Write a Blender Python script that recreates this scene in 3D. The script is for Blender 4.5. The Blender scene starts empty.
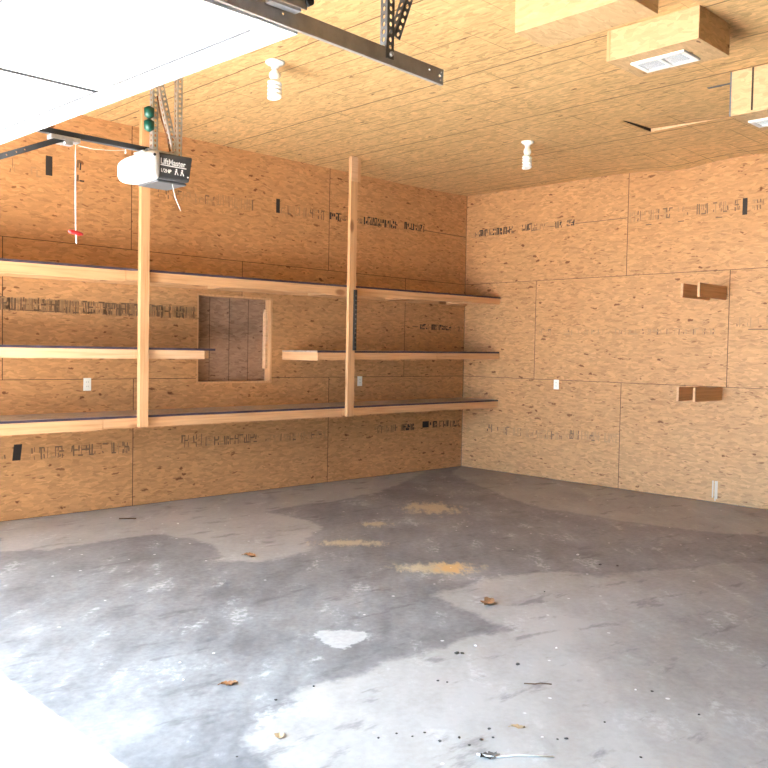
import bpy, bmesh, math, random
import numpy as np
from mathutils import Vector, Matrix
from mathutils.geometry import tessellate_polygon

S = bpy.context.scene
C = S.collection

# ---------------------------------------------------------------- camera, sky, sun, exposure
CAM = Vector((-8.74127, -7.48605, 1.51539))
YAW, PITCH, ROLL = 0.800537, -0.0370214, 0.0188237
f_ = Vector((math.cos(YAW)*math.cos(PITCH), math.sin(YAW)*math.cos(PITCH), math.sin(PITCH)))
r_ = Vector((math.sin(YAW), -math.cos(YAW), 0)); u_ = r_.cross(f_)
r2 = math.cos(ROLL)*r_ + math.sin(ROLL)*u_
u2 = -math.sin(ROLL)*r_ + math.cos(ROLL)*u_
cd = bpy.data.cameras.new('camera'); cam = bpy.data.objects.new('camera', cd); C.objects.link(cam)
cam.matrix_world = Matrix(((r2.x, u2.x, -f_.x, CAM.x), (r2.y, u2.y, -f_.y, CAM.y), (r2.z, u2.z, -f_.z, CAM.z), (0, 0, 0, 1)))
cd.sensor_width = 36; cd.lens = 853.546/768*36; cd.clip_start = 0.05
S.camera = cam

w = bpy.data.worlds.new('sky'); S.world = w; w.use_nodes = True
bg = w.node_tree.nodes['Background']
bg.inputs[0].default_value = (0.44, 0.74, 1.10, 1); bg.inputs[1].default_value = 11.5

sd = bpy.data.lights.new('sun', 'SUN'); sd.energy = 44.0; sd.angle = 0.009; sd.color = (1.0, 0.95, 0.86)
sun = bpy.data.objects.new('sun', sd); C.objects.link(sun)
sun.location = (-14, -3.5, 6)
SUN_DIR = Vector((1.0, -0.06, -0.934)).normalized()
sun.rotation_euler = SUN_DIR.to_track_quat('-Z', 'Y').to_euler()

S.view_settings.view_transform = 'Standard'; S.view_settings.look = 'None'
S.view_settings.gamma = 1.0; S.view_settings.use_curve_mapping = False
S.view_settings.exposure = 2.10

H = 3.594
XF, YS = -9.75, -8.9          # door wall and far side wall
OP_Y0, OP_Y1, OP_Z = -5.36, -1.60, 2.42

# ---------------------------------------------------------------- node helpers
class NT:
    def __init__(s, name):
        s.m = bpy.data.materials.new(name); s.m.use_nodes = True
        s.t = s.m.node_tree; s.b = s.t.nodes['Principled BSDF']
    def n(s, kind, **kw):
        x = s.t.nodes.new(kind)
        for k, v in kw.items(): setattr(x, k, v)
        return x
    def l(s, a, b): s.t.links.new(a, b)
    def put(s, sock, v):
        if hasattr(v, 'is_output') or isinstance(v, bpy.types.NodeSocket): s.l(v, sock)
        else: sock.default_value = v
    def math(s, op, a, b=0.0, c=0.0, clamp=False):
        x = s.n('ShaderNodeMath', operation=op, use_clamp=clamp)
        s.put(x.inputs[0], a); s.put(x.inputs[1], b); s.put(x.inputs[2], c); return x.outputs[0]
    def mix(s, fac, a, b, mode='MIX'):
        x = s.n('ShaderNodeMix', data_type='RGBA', blend_type=mode)
        s.put(x.inputs[0], fac); s.put(x.inputs[6], a); s.put(x.inputs[7], b); return x.outputs[2]
    def step(s, v, lo, hi):
        x = s.n('ShaderNodeMapRange', interpolation_type='SMOOTHSTEP')
        s.put(x.inputs[0], v); x.inputs[1].default_value = lo; x.inputs[2].default_value = hi; return x.outputs[0]
    def mapping(s, vec, rot=0, scale=(1, 1, 1), loc=(0, 0, 0)):
        x = s.n('ShaderNodeMapping'); s.l(vec, x.inputs[0])
        x.inputs[1].default_value = loc; x.inputs[2].default_value = (0, 0, rot); x.inputs[3].default_value = scale
        return x.outputs[0]
    def noise(s, vec, scale, detail=3, rough=.55):
        x = s.n('ShaderNodeTexNoise'); s.l(vec, x.inputs['Vector'])
        x.inputs['Scale'].default_value = scale; x.inputs['Detail'].default_value = detail; x.inputs['Roughness'].default_value = rough
        return x.outputs[0]
    def voro(s, vec, dims='2D'):
        x = s.n('ShaderNodeTexVoronoi', voronoi_dimensions=dims); s.l(vec, x.inputs['Vector']); x.inputs['Scale'].default_value = 1
        return x
    def sep(s, c):
        x = s.n('ShaderNodeSeparateColor'); s.l(c, x.inputs[0]); return x.outputs
    def ramp(s, v, stops):
        x = s.n('ShaderNodeValToRGB'); s.l(v, x.inputs[0]); e = x.color_ramp.elements
        while len(e) > 1: e.remove(e[-1])
        e[0].position = stops[0][0]; e[0].color = (*stops[0][1], 1)
        for p, c in stops[1:]:
            k = e.new(p); k.color = (*c, 1)
        return x.outputs[0]

def rgb(r, g, b):            # sRGB 0..255 to linear
    f = lambda c: (c/255/12.92) if c/255 <= .04045 else ((c/255+.055)/1.055)**2.4
    return (f(r), f(g), f(b))

def flat(name, col, rough=.5, metal=0.0, noise=0.0, nscale=30):
    t = NT(name); t.b.inputs['Roughness'].default_value = rough; t.b.inputs['Metallic'].default_value = metal
    if noise:
        co = t.n('ShaderNodeTexCoord').outputs['Object']
        v = t.noise(co, nscale, 4)
        a = tuple(c*(1-noise) for c in col); b = tuple(min(1, c*(1+noise)) for c in col)
        t.l(t.ramp(v, [(.3, a), (.7, b)]), t.b.inputs['Base Color'])
    else: t.b.inputs['Base Color'].default_value = (*col, 1)
    return t.m

def osb(name, base, var=1.0, fleck=.972, lines=False, scale=1.2):
    """oriented strand board: layers of stretched random cells in metre UVs"""
    t = NT(name); uv = t.n('ShaderNodeUVMap').outputs[0]
    big = t.noise(uv, 1.3, 3)
    warp = t.n('ShaderNodeTexNoise'); t.l(uv, warp.inputs['Vector']); warp.inputs['Scale'].default_value = 9; warp.inputs['Detail'].default_value = 1
    vm = t.n('ShaderNodeVectorMath', operation='SUBTRACT'); t.l(warp.outputs[1], vm.inputs[0]); vm.inputs[1].default_value = (.5, .5, .5)
    vs = t.n('ShaderNodeVectorMath', operation='SCALE'); t.l(vm.outputs[0], vs.inputs[0]); vs.inputs['Scale'].default_value = .05
    va = t.n('ShaderNodeVectorMath', operation='ADD'); t.l(uv, va.inputs[0]); t.l(vs.outputs[0], va.inputs[1])
    p = va.outputs[0]
    L = []
    for rot, sx, sy, off in ((.25, 11, 46, 0), (-.35, 12, 42, 7.3), (1.0, 13, 48, 3.1), (-.9, 14, 44, 9.7)):
        v = t.voro(t.mapping(p, rot, (sx*scale, sy*scale, 1), (off, off*1.7, 0)))
        L.append(t.sep(v.outputs['Color']))
    val = L[0][0]
    for k, th in ((1, .5), (2, .62), (3, .66)):
        m = t.math('GREATER_THAN', L[k][1], th)
        x = t.n('ShaderNodeMix', data_type='FLOAT'); t.l(m, x.inputs[0]); t.l(val, x.inputs[2]); t.l(L[k][0], x.inputs[3]); val = x.outputs[0]
    fine = t.noise(t.mapping(p, .1, (60, 260, 1)), 1.0, 2)
    val = t.math('ADD', t.math('MULTIPLY', val, .48), t.math('ADD', t.math('MULTIPLY', fine, .30), t.math('MULTIPLY', big, .32)))
    b = Vector(base)
    d = lambda k, tint=(1, 1, 1): tuple(min(.95, max(0, b[i]*(1+(k-1)*var)*tint[i])) for i in range(3))
    col = t.ramp(val, [(.20, d(.68, (1, .95, .88))), (.42, d(.92)), (.6, d(1.03)), (.74, d(1.13)), (.9, d(1.3, (1, 1.03, 1.08)))])
    # rare dark bark flecks and thin cracks
    for rot, sx, sy, off, thr, dark in ((.5, 9, 22, 31, fleck, .8), (-.7, 16, 34, 77, fleck+.006, .62), (.1, 7, 26, 12, fleck+.018, .7)):
        fvn = t.voro(t.mapping(p, rot, (sx, sy, 1), (off, 5, 0))); fv = t.sep(fvn.outputs['Color'])
        edge = t.math('ADD', t.math('ADD', fvn.outputs['Distance'], t.math('MULTIPLY', t.noise(p, 38, 3), .75)), t.math('MULTIPLY', fv[1], .28))
        fm = t.math('MULTIPLY', t.math('GREATER_THAN', fv[0], thr), t.step(edge, .76, .62))
        col = t.mix(t.math('MULTIPLY', fm, dark), col, (*tuple(c*k for c, k in zip(base, (.24, .14, .10))), 1))
    gv = t.voro(t.mapping(p, -.3, (14, 60, 1), (3, 51, 0)))
    gm = t.math('MULTIPLY', t.math('GREATER_THAN', t.sep(gv.outputs['Color'])[0], fleck+.012), t.step(gv.outputs['Distance'], .45, .25))
    col = t.mix(t.math('MULTIPLY', gm, .6), col, (*tuple(c*k for c, k in zip(base, (.3, .2, .15))), 1))
    if lines:   # nailing grid printed on the ceiling sheets, worn and broken
        pos = t.n('ShaderNodeTexCoord').outputs['Object']
        s3 = t.n('ShaderNodeSeparateXYZ'); t.l(pos, s3.inputs[0])
        brk = t.noise(t.mapping(pos, 0, (2.5, .9, 1)), 1.0, 4, .7)
        brk2 = t.noise(t.mapping(pos, 0, (.9, 2.5, 1), (4, 9, 0)), 1.0, 4, .7)
        wob = t.math('MULTIPLY', t.math('SUBTRACT', t.noise(pos, 1.2, 2), .5), .05)
        def line(coord, off, per, wid, bk, lo):
            c = t.math('ADD', t.math('ADD', coord, wob), off+per*100)
            fr = t.math('PINGPONG', c, per/2)
            return t.math('MULTIPLY', t.step(fr, wid, wid*.4), t.step(bk, lo, lo+.12))
        g = t.math('MAXIMUM', line(s3.outputs[0], 4.82, .4064, .008, brk, .40), line(s3.outputs[0], 5.05, .4064, .007, brk, .50))
        g2 = t.math('MAXIMUM', line(s3.outputs[1], 3.80, .4064, .005, brk2, .47), line(s3.outputs[1], 4.03, .8128, .005, brk2, .5))
        sm = line(s3.outputs[0], 5.05, 1.2192, .010, brk, .30)
        g = t.math('MAXIMUM', t.math('MULTIPLY', g, .7), t.math('MAXIMUM', t.math('MULTIPLY', g2, .7), t.math('MULTIPLY', sm, .85)))
        col = t.mix(g, col, (*tuple(c*k for c, k in zip(base, (.22, .15, .12))), 1))
    t.l(col, t.b.inputs['Base Color']); t.b.inputs['Roughness'].default_value = .62
    t.b.inputs['Specular IOR Level'].default_value = .3
    bp = t.n('ShaderNodeBump'); bp.inputs['Strength'].default_value = .12; bp.inputs['Distance'].default_value = .004
    t.l(val, bp.inputs['Height']); t.l(bp.outputs[0], t.b.inputs['Normal'])
    return t.m

def pine(name, base, axis):
    t = NT(name); co = t.n('ShaderNodeTexCoord').outputs['Object']
    sc = [38, 38, 38]; sc['xyz'.index(axis)] = 1.6
    v = t.noise(t.mapping(co, 0, tuple(sc)), 1.0, 4, .6)
    sc2 = [5, 5, 5]; sc2['xyz'.index(axis)] = 2.2
    kv = t.voro(t.mapping(co, 0, tuple(sc2)), '3D')
    kn = t.math('MULTIPLY', t.math('GREATER_THAN', t.sep(kv.outputs['Color'])[0], .72), t.step(kv.outputs['Distance'], .22, .10))
    b = base
    col = t.ramp(v, [(.25, tuple(c*k for c, k in zip(b, (.78, .70, .58)))), (.5, b), (.75, tuple(min(.95, c*1.15) for c in b))])
    col = t.mix(t.math('MULTIPLY', kn, .75), col, (*tuple(c*k for c, k in zip(b, (.35, .22, .14))), 1))
    t.l(col, t.b.inputs['Base Color']); t.b.inputs['Roughness'].default_value = .6; t.b.inputs['Specular IOR Level'].default_value = .3
    return t.m

M = {}
OSBC = (0.545, 0.282, 0.122)
M['osb_wall'] = osb('osb_wall', OSBC, 1.0, .966)
M['osb_ceiling'] = osb('osb_ceiling', (0.70, 0.45, 0.21), 1.15, .983, True)
M['osb_box'] = osb('osb_box', (0.61, 0.40, 0.21), .7, .99)
M['osb_shelf'] = osb('osb_shelf', (0.44, 0.33, 0.24), .8, .99)
M['osb_window'] = osb('osb_window', (0.37, 0.225, 0.145), 1.0, .97)
PINE = (0.65, 0.37, 0.185)
for a in 'xyz': M['pine_'+a] = pine('pine_'+a, PINE, a)
M['pine_pale'] = pine('pine_pale', (0.72, 0.46, 0.27), 'x')
M['ink'] = flat('ink_dark', (.035, .026, .022), .8)
M['ink_mid'] = flat('ink_mid', (.20, .115, .06), .8)
M['ink_faint'] = flat('ink_faint', (.42, .235, .11), .8)
M['gap'] = flat('gap_dark', (.05, .03, .02), .9)
M['edge_purple'] = flat('edge_seal_purple', (.062, .042, .062), .7, 0, .3, 12)
M['chalk'] = flat('chalk_white', (.60, .50, .38), .8)
M['white_paint'] = flat('white_door_paint', (.86, .87, .88), .45)
M['door_line'] = flat('door_groove', (.03, .03, .033), .6)
M['zinc'] = flat('zinc_plated', (.62, .63, .65), .38, .85, .15, 40)
M['steel_track'] = flat('steel_track', (.46, .43, .40), .48, .75, .15, 18)
M['steel_dark'] = flat('steel_hanger', (.15, .145, .145), .5, .4, .2, 30)
M['black'] = flat('black_plastic', (.02, .02, .022), .5)
M['rail'] = flat('rail_charcoal', (.045, .047, .05), .45, .3)
M['charcoal'] = flat('charcoal_plastic', (.06, .062, .066), .45, 0, .1, 60)
M['under'] = flat('chassis_grey', (.085, .085, .09), .5, .2)
M['lens'] = flat('lens_white', (.93, .93, .93), .35)
M['letter'] = flat('lettering_white', (.92, .92, .92), .6)
M['red'] = flat('red_plastic', (.36, .008, .008), .4)
M['rope'] = flat('white_rope', (.85, .82, .76), .8)
M['brown_wire'] = flat('brown_wire', (.22, .08, .02), .5)
M['green'] = flat('green_plastic', (.008, .07, .045), .35)
M['porcelain'] = flat('porcelain', (.90, .88, .84), .25)
M['bulb'] = flat('bulb_glass', (.92, .92, .90), .3)
M['outlet'] = flat('outlet_plastic', (.84, .82, .74), .35)
M['slot'] = flat('slot_dark', (.10, .09, .08), .6)
M['vent'] = flat('vent_white', (.88, .88, .87), .4)
M['vent_dark'] = flat('vent_cavity', (.20, .23, .28), .7)
M['blue_tape'] = flat('blue_tape', (.13, .15, .18), .6)
M['leaf'] = flat('dry_leaf', (.27, .13, .055), .7, 0, .35, 60)
M['leaf_pale'] = flat('dry_leaf_pale', (.42, .30, .17), .7, 0, .3, 60)
M['leaf_dark'] = flat('dry_leaf_dark', (.06, .045, .035), .7, 0, .3, 60)
M['twig'] = flat('twig', (.12, .07, .04), .8)
M['pebble'] = flat('pebble_dark', (.075, .066, .058), .8)
M['pebble_w'] = flat('pebble_white', (.8, .78, .75), .8)
M['wall_bounce_cut'] = flat('bounce_cutting_dark_wall', (.05, .042, .036), .9, 0, .3, 4)  # near-black made up for unseen walls to cut bounce light
M['sky_blocker_brown'] = flat('sky_blocker_brown', (.20, .16, .13), .8, 0, .1, 4)  # colour of the added sky blocker outside
M['driveway'] = flat('driveway', (.58, .55, .50), .85, 0, .08, 3)

# ---------------------------------------------------------------- mesh helpers
class MB:
    def __init__(s): s.bm = bmesh.new(); s.uv = s.bm.loops.layers.uv.new('UVMap')
    def face(s, pts, mi=0, uvs=None, smooth=False):
        vs = [s.bm.verts.new(p) for p in pts]
        try: f = s.bm.faces.new(vs)
        except ValueError: return None
        f.material_index = mi; f.smooth = smooth
        if uvs is not None:
            for l, q in zip(f.loops, uvs): l[s.uv].uv = q
        return f
    def autouv(s, off=(0, 0), along=None):
        s.bm.normal_update()
        for f in s.bm.faces:
            n = f.normal; k = max(range(3), key=lambda i: abs(n[i]))
            a, b = [(1, 2), (0, 2), (0, 1)][k]
            for l in f.loops:
                c = l.vert.co
                p, q = c[a], c[b]
                l[s.uv].uv = (p+off[0], q+off[1])
    def box(s, x0, x1, y0, y1, z0, z1, mi=0, mat=None, bevel=0):
        cs = [Vector((x, y, z)) for x in (x0, x1) for y in (y0, y1) for z in (z0, z1)]
        if mat is not None: cs = [mat @ c for c in cs]
        v = [s.bm.verts.new(c) for c in cs]
        fs = []
        for q in ((0, 1, 3, 2), (4, 6, 7, 5), (0, 4, 5, 1), (2, 3, 7, 6), (0, 2, 6, 4), (1, 5, 7, 3)):
            f = s.bm.faces.new([v[i] for i in q]); f.material_index = mi; fs.append(f)
        if bevel:
            es = list({e for f in fs for e in f.edges})
            bmesh.ops.bevel(s.bm, geom=es, offset=bevel, segments=2, affect='EDGES', profile=.6)
        return s
    def tube(s, pts, r, n=8, mi=0, cap=True):
        pts = [Vector(p) for p in pts]; rings = []
        rr = r if isinstance(r, (list, tuple)) else [r]*len(pts)
        ref = None
        for i, p in enumerate(pts):
            d = (pts[min(i+1, len(pts)-1)]-pts[max(i-1, 0)]).normalized()
            if ref is None: ref = d.orthogonal().normalized()
            a = (ref - d*ref.dot(d)); a = a.normalized() if a.length > 1e-6 else d.orthogonal().normalized()
            ref = a; b = d.cross(a)
            rings.append([s.bm.verts.new(p+rr[i]*(math.cos(2*math.pi*k/n)*a+math.sin(2*math.pi*k/n)*b)) for k in range(n)])
        for i in range(len(rings)-1):
            for k in range(n):
                f = s.bm.faces.new([rings[i][k], rings[i][(k+1) % n], rings[i+1][(k+1) % n], rings[i+1][k]]); f.smooth = True; f.material_index = mi
        if cap:
            for R in (rings[0][::-1], rings[-1]):
                f = s.bm.faces.new(R); f.material_index = mi
        return s
    def lathe(s, prof, c, n=24, mi=0):   # prof: (r, z) about vertical axis at c
        rings = []
        for r, z in prof:
            rings.append([s.bm.verts.new((c[0]+max(r, 1e-4)*math.cos(2*math.pi*k/n), c[1]+max(r, 1e-4)*math.sin(2*math.pi*k/n), c[2]+z)) for k in range(n)])
        for i in range(len(rings)-1):
            for k in range(n):
                f = s.bm.faces.new([rings[i][k], rings[i][(k+1) % n], rings[i+1][(k+1) % n], rings[i+1][k]]); f.smooth = True; f.material_index = mi
        for R in (rings[0], rings[-1]):
            f = s.bm.faces.new(R); f.material_index = mi
        return s
    def plate(s, w_, l_, holes, O, U, V, th, mi=0):
        """flat strip w_ x l_ with real holes, thickness th; holes: (u, v, r)"""
        O, U, V = Vector(O), Vector(U).normalized(), Vector(V).normalized(); N = U.cross(V).normalized()
        loops = [[(0, 0), (w_, 0), (w_, l_), (0, l_)]]
        for h in holes:
            hu, hv, r = h[:3]; rv = h[3] if len(h) > 3 else r
            loops.append([(hu+r*math.cos(-2*math.pi*k/8), hv+rv*math.sin(-2*math.pi*k/8)) for k in range(8)])
        tri = tessellate_polygon([[Vector((a, b, 0)) for a, b in lp] for lp in loops])
        flatp = [q for lp in loops for q in lp]
        top = [s.bm.verts.new(O+U*a+V*b+N*(th/2)) for a, b in flatp]; bot = [s.bm.verts.new(O+U*a+V*b-N*(th/2)) for a, b in flatp]
        for t in tri:
            for vv in ([top[i] for i in t], [bot[i] for i in t][::-1]):
                try: s.bm.faces.new(vv).material_index = mi
                except ValueError: pass
        k = 0
        for lp in loops:
            n = len(lp)
            for i in range(n):
                s.bm.faces.new([top[k+i], top[k+(i+1) % n], bot[k+(i+1) % n], bot[k+i]]).material_index = mi
            k += n
        return s
    def build(s, name, mats, parent=None, recalc=True, loc=None):
        if recalc: bmesh.ops.recalc_face_normals(s.bm, faces=s.bm.faces)
        me = bpy.data.meshes.new(name); s.bm.to_mesh(me); s.bm.free()
        if not isinstance(mats, (list, tuple)): mats = [mats]
        for m in mats: me.materials.append(m)
        o = bpy.data.objects.new(name, me); C.objects.link(o)
        if parent is not None:
            o.parent = parent; o.matrix_parent_inverse = parent.matrix_world.inverted() if parent.type != 'EMPTY' or True else Matrix()
        return o

def empty(name, loc, label, cat, group=None):
    o = bpy.data.objects.new(name, None); C.objects.link(o); o.location = loc; o.empty_display_size = .05
    o.matrix_world = Matrix.Translation(Vector(loc))
    tag(o, label, cat, group); return o
def tag(o, label, cat, group=None):
    o['label'] = label; o['category'] = cat
    if group: o['group'] = group
    return o
def struct(o): o['kind'] = 'structure'; return o

def angle_strip(mb, P0, P1, A, B, w_=.032, th=.0025, pitch=.0254, r=.0066, mi=0):
    """perforated angle iron from P0 to P1 with flanges along A and B"""
    P0, P1 = Vector(P0), Vector(P1); V = P1-P0; L = V.length
    n = int(L/pitch)
    hs = [(w_*.5, pitch*(i+.5), r, r*1.25) for i in range(n) if pitch*(i+.5) < L-.008]
    for D in (A, B): mb.plate(w_, L, hs, P0, D, V, th, mi)

# ---------------------------------------------------------------- room shell
def clip_rects(rect, hole):
    (a0, a1, b0, b1), (h0, h1, k0, k1) = rect, hole
    if a1 <= h0 or a0 >= h1 or b1 <= k0 or b0 >= k1: return [rect]
    out = []
    if a0 < h0: out.append((a0, h0, b0, b1))
    if a1 > h1: out.append((h1, a1, b0, b1))
    m0, m1 = max(a0, h0), min(a1, h1)
    if b0 < k0: out.append((m0, m1, b0, k0))
    if b1 > k1: out.append((m0, m1, k1, b1))
    return out

rng = random.Random(5)
SH, SL = 1.2192, 2.4384
NICHE = (-4.112, -3.178, 1.166, 2.072)

def sheet_wall(mb, P, rows, umin, umax, hole=None, g=.0035, back=.012, zt=H+.03):
    """rows: phase of the vertical seams per 4 ft row. P(u, z, off) -> point; off > 0 into the room"""
    for k, ph in enumerate(rows):
        z0, z1 = k*SH, min((k+1)*SH, zt) if k < len(rows)-1 else zt
        u = ph - SL*math.ceil((ph-umin)/SL)
        while u < umax:
            a, b = max(u, umin), min(u+SL, umax)
            if b-a > .02:
                du, dv = rng.uniform(-50, 50), rng.uniform(-50, 50)
                rect = (a+g, b-g, z0+(g*.7 if k else .006), z1-g*.7)
                for (p, q, r, s_) in (clip_rects(rect, hole) if hole else [rect]):
                    mb.face([P(p, r, 0), P(q, r, 0), P(q, s_, 0), P(p, s_, 0)], 0, [(p+du, r+dv), (q+du, r+dv), (q+du, s_+dv), (p+du, s_+dv)])
            u += SL
    for (p, q, r, s_) in (clip_rects((umin, umax, 0, zt), hole) if hole else [(umin, umax, 0, zt)]):
        mb.face([P(p, r, -back), P(q, r, -back), P(q, s_, -back), P(p, s_, -back)], 1, [(p, r), (q, r), (q, s_), (p, s_)])
        p2, q2 = p-(.3 if p <= umin+1e-6 else 0), q+(.3 if q >= umax-1e-6 else 0); r2 = r-(.3 if r <= 0 else 0)
        mb.face([P(p2, r2, -.15), P(q2, r2, -.15), P(q2, s_+.2, -.15), P(p2, s_+.2, -.15)], 1, [(p, r), (q, r), (q, s_), (p, s_)])

def stamp(mb, P, u0, u1, z0, z1, seed, style, dens=.7):
    """illegible mill print: bars, dots and glyph-like strokes on the board face"""
    R = random.Random(seed); u = u0; e = .0012
    h = z1-z0
    while u < u1:
        wd = R.uniform(.005, .016)*(1.7 if style == 'dark' else 1)
        if R.random() < dens:
            mi = {'dark': R.choice([2, 2, 3]), 'mid': R.choice([3, 3, 4]), 'faint': R.choice([4, 4, 4, 3])}[style]
            kind = R.random()
            if kind < .45: segs = [(0, 1)]
            elif kind < .7: segs = [(0, R.uniform(.3, .5)), (R.uniform(.55, .7), 1)]
            elif kind < .85: segs = [(.1, R.uniform(.3, .6))]
            else: segs = [(R.uniform(.4, .6), .95)]
            for s0, s1 in segs:
                t = R.uniform(-.06, .06)*h; za, zb = z0+s0*h+t, z0+s1*h+t; sl = R.uniform(-.006, .006)
                mb.face([P(u, za, e), P(u+wd, za, e), P(u+wd+sl, zb, e), P(u+sl, zb, e)], mi)
            if R.random() < .35:
                zc = z0+R.choice([0, .5, .9])*h
                mb.face([P(u, zc, e*1.3), P(u+.045, zc, e*1.3), P(u+.045, zc+.014, e*1.3), P(u, zc+.014, e*1.3)], mi)
        u += wd+R.uniform(.005, .018)*(.6 if style == 'dark' else 1)
def block(mb, P, u0, u1, z0, z1, mi=2, e=.0016, sk=.0):
    mb.face([P(u0, z0, e), P(u1, z0, e), P(u1+sk, z1, e), P(u0+sk, z1, e)], mi)

wm = [M['osb_wall'], M['gap'], M['ink'], M['ink_mid'], M['ink_faint'], M['chalk']]
# wall with the shelves (plane y = 0, room at y < 0)
PL = lambda u, z, o: (u, -o, z)
mb = MB(); sheet_wall(mb, PL, [-2.363, -1.137, -2.396], XF, 0, NICHE)
stamp(mb, PL, -5.98, -5.70, 2.98, 3.12, 1, 'mid', .5); block(mb, PL, -5.65, -5.59, 3.01, 3.18)
stamp(mb, PL, -5.42, -5.34, 3.0, 3.18, 2, 'dark', .7)
stamp(mb, PL, -4.56, -3.92, 2.97, 3.06, 3, 'faint', .8); stamp(mb, PL, -3.90, -3.42, 2.98, 3.09, 4, 'faint', .9)
block(mb, PL, -3.15, -3.10, 3.0, 3.15); stamp(mb, PL, -3.08, -2.42, 3.0, 3.10, 5, 'faint', .8)
stamp(mb, PL, -2.39, -2.22, 3.02, 3.10, 6, 'dark', .95); stamp(mb, PL, -2.2, -1.88, 3.03, 3.09, 7, 'mid', .7)
stamp(mb, PL, -1.88, -1.34, 3.03, 3.12, 8, 'dark', .85); stamp(mb, PL, -1.18, -.82, 3.05, 3.13, 9, 'dark', .9)
block(mb, PL, -.82, -.01, 3.065, 3.075, 3)
stamp(mb, PL, -6.5, -4.135, 1.815, 1.925, 10, 'mid', .85); stamp(mb, PL, -6.5, -4.135, 1.82, 1.93, 30, 'mid', .7); stamp(mb, PL, -6.5, -4.135, 1.815, 1.925, 31, 'faint', .8)
block(mb, PL, -4.95, -4.6, 1.928, 1.934, 3); block(mb, PL, -5.9, -5.5, 1.818, 1.824, 3)
stamp(mb, PL, -.86, -.30, 1.82, 1.88, 11, 'dark', .9); block(mb, PL, -1.0, -.9, 1.845, 1.855, 3); stamp(mb, PL, -.28, -.03, 1.81, 1.88, 12, 'mid', .8)
stamp(mb, PL, -6.2, -5.99, .53, .62, 13, 'mid', .8); block(mb, PL, -5.93, -5.86, .52, .66, 2, .0016, .015)
stamp(mb, PL, -5.78, -4.82, .52, .62, 14, 'mid', .75)
stamp(mb, PL, -4.28, -4.05, .53, .65, 15, 'mid', .5); stamp(mb, PL, -4.0, -3.37, .53, .62, 16, 'mid', .75)
stamp(mb, PL, -3.3, -2.4, .52, .60, 17, 'faint', .7)
stamp(mb, PL, -1.62, -1.30, .53, .62, 18, 'mid', .8); stamp(mb, PL, -1.28, -.92, .54, .62, 19, 'dark', .85)
block(mb, PL, -.78, -.66, .56, .64, 2); stamp(mb, PL, -.64, -.04, .55, .63, 20, 'dark', .75)
struct(mb.build('wall_left', wm, recalc=False))

# wall on the right of the picture (plane x = 0, room at x < 0); u runs along -y
PR = lambda u, z, o: (-o, -u, z)
mb = MB(); sheet_wall(mb, PR, [2.370, 1.156, 2.396], 0, -YS)
stamp(mb, PR, .06, .22, 3.05, 3.12, 40, 'faint', .9); stamp(mb, PR, .22, .60, 3.06, 3.14, 41, 'dark', .75); stamp(mb, PR, .62, .76, 3.06, 3.15, 42, 'dark', .9)
stamp(mb, PR, .92, 1.04, 3.07, 3.15, 43, 'dark', 1); stamp(mb, PR, 1.06, 1.28, 3.06, 3.14, 44, 'mid', .9)
block(mb, PR, 1.30, 1.42, 3.085, 3.092, 3); stamp(mb, PR, 1.42, 1.50, 3.06, 3.14, 45, 'dark', .8); stamp(mb, PR, 1.58, 1.68, 3.07, 3.14, 46, 'dark', .95)
block(mb, PR, 1.70, 2.39, 3.088, 3.096, 3)
stamp(mb, PR, 2.42, 3.66, 3.04, 3.15, 47, 'mid', .6); block(mb, PR, 3.70, 3.75, 2.99, 3.16); stamp(mb, PR, 3.80, 4.3, 3.03, 3.13, 48, 'mid', .5)
for a in (2.62, 3.0, 3.42): block(mb, PR, a, a+.07, 2.985, 2.997, 3)
stamp(mb, PR, 1.2, 3.58, 1.77, 1.83, 49, 'faint', .45); stamp(mb, PR, 3.68, 4.5, 1.84, 1.94, 50, 'faint', .7)
block(mb, PR, 3.8, 4.1, 1.815, 1.825, 3)
stamp(mb, PR, .43, .50, .50, .60, 51, 'dark', .9); stamp(mb, PR, .6, 1.6, .49, .59, 52, 'faint', .7); stamp(mb, PR, 1.6, 2.36, .52, .63, 53, 'faint', .85)
for a, b in ((3.478, .05), (3.505, .02), (3.522, .04)): block(mb, PR, a, a+.016, b, .23, 5)
struct(mb.build('wall_right', wm, recalc=False))

# far side wall, dark step added to cut bounce light; door wall (behind the camera)
mb = MB(); mb.box(XF-.14, -5.35, YS-.15, YS, -.05, H+.1); mb.box(-5.35, .2, YS-.15, -6.35, -.05, H+.1); struct(mb.build('wall_side_bounce_block', M['wall_bounce_cut']))
mb = MB()
mb.box(XF-.14, XF, OP_Y1, .0, 0, H); mb.box(XF-.14, XF, YS, OP_Y0, 0, H, 1); mb.box(XF-.14, XF, OP_Y0, OP_Y1, OP_Z, H)  # right part of the door wall darkened to cut bounce
mb.autouv((3, 9)); struct(mb.build('wall_front', [M['osb_wall'], M['wall_bounce_cut']]))

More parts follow.
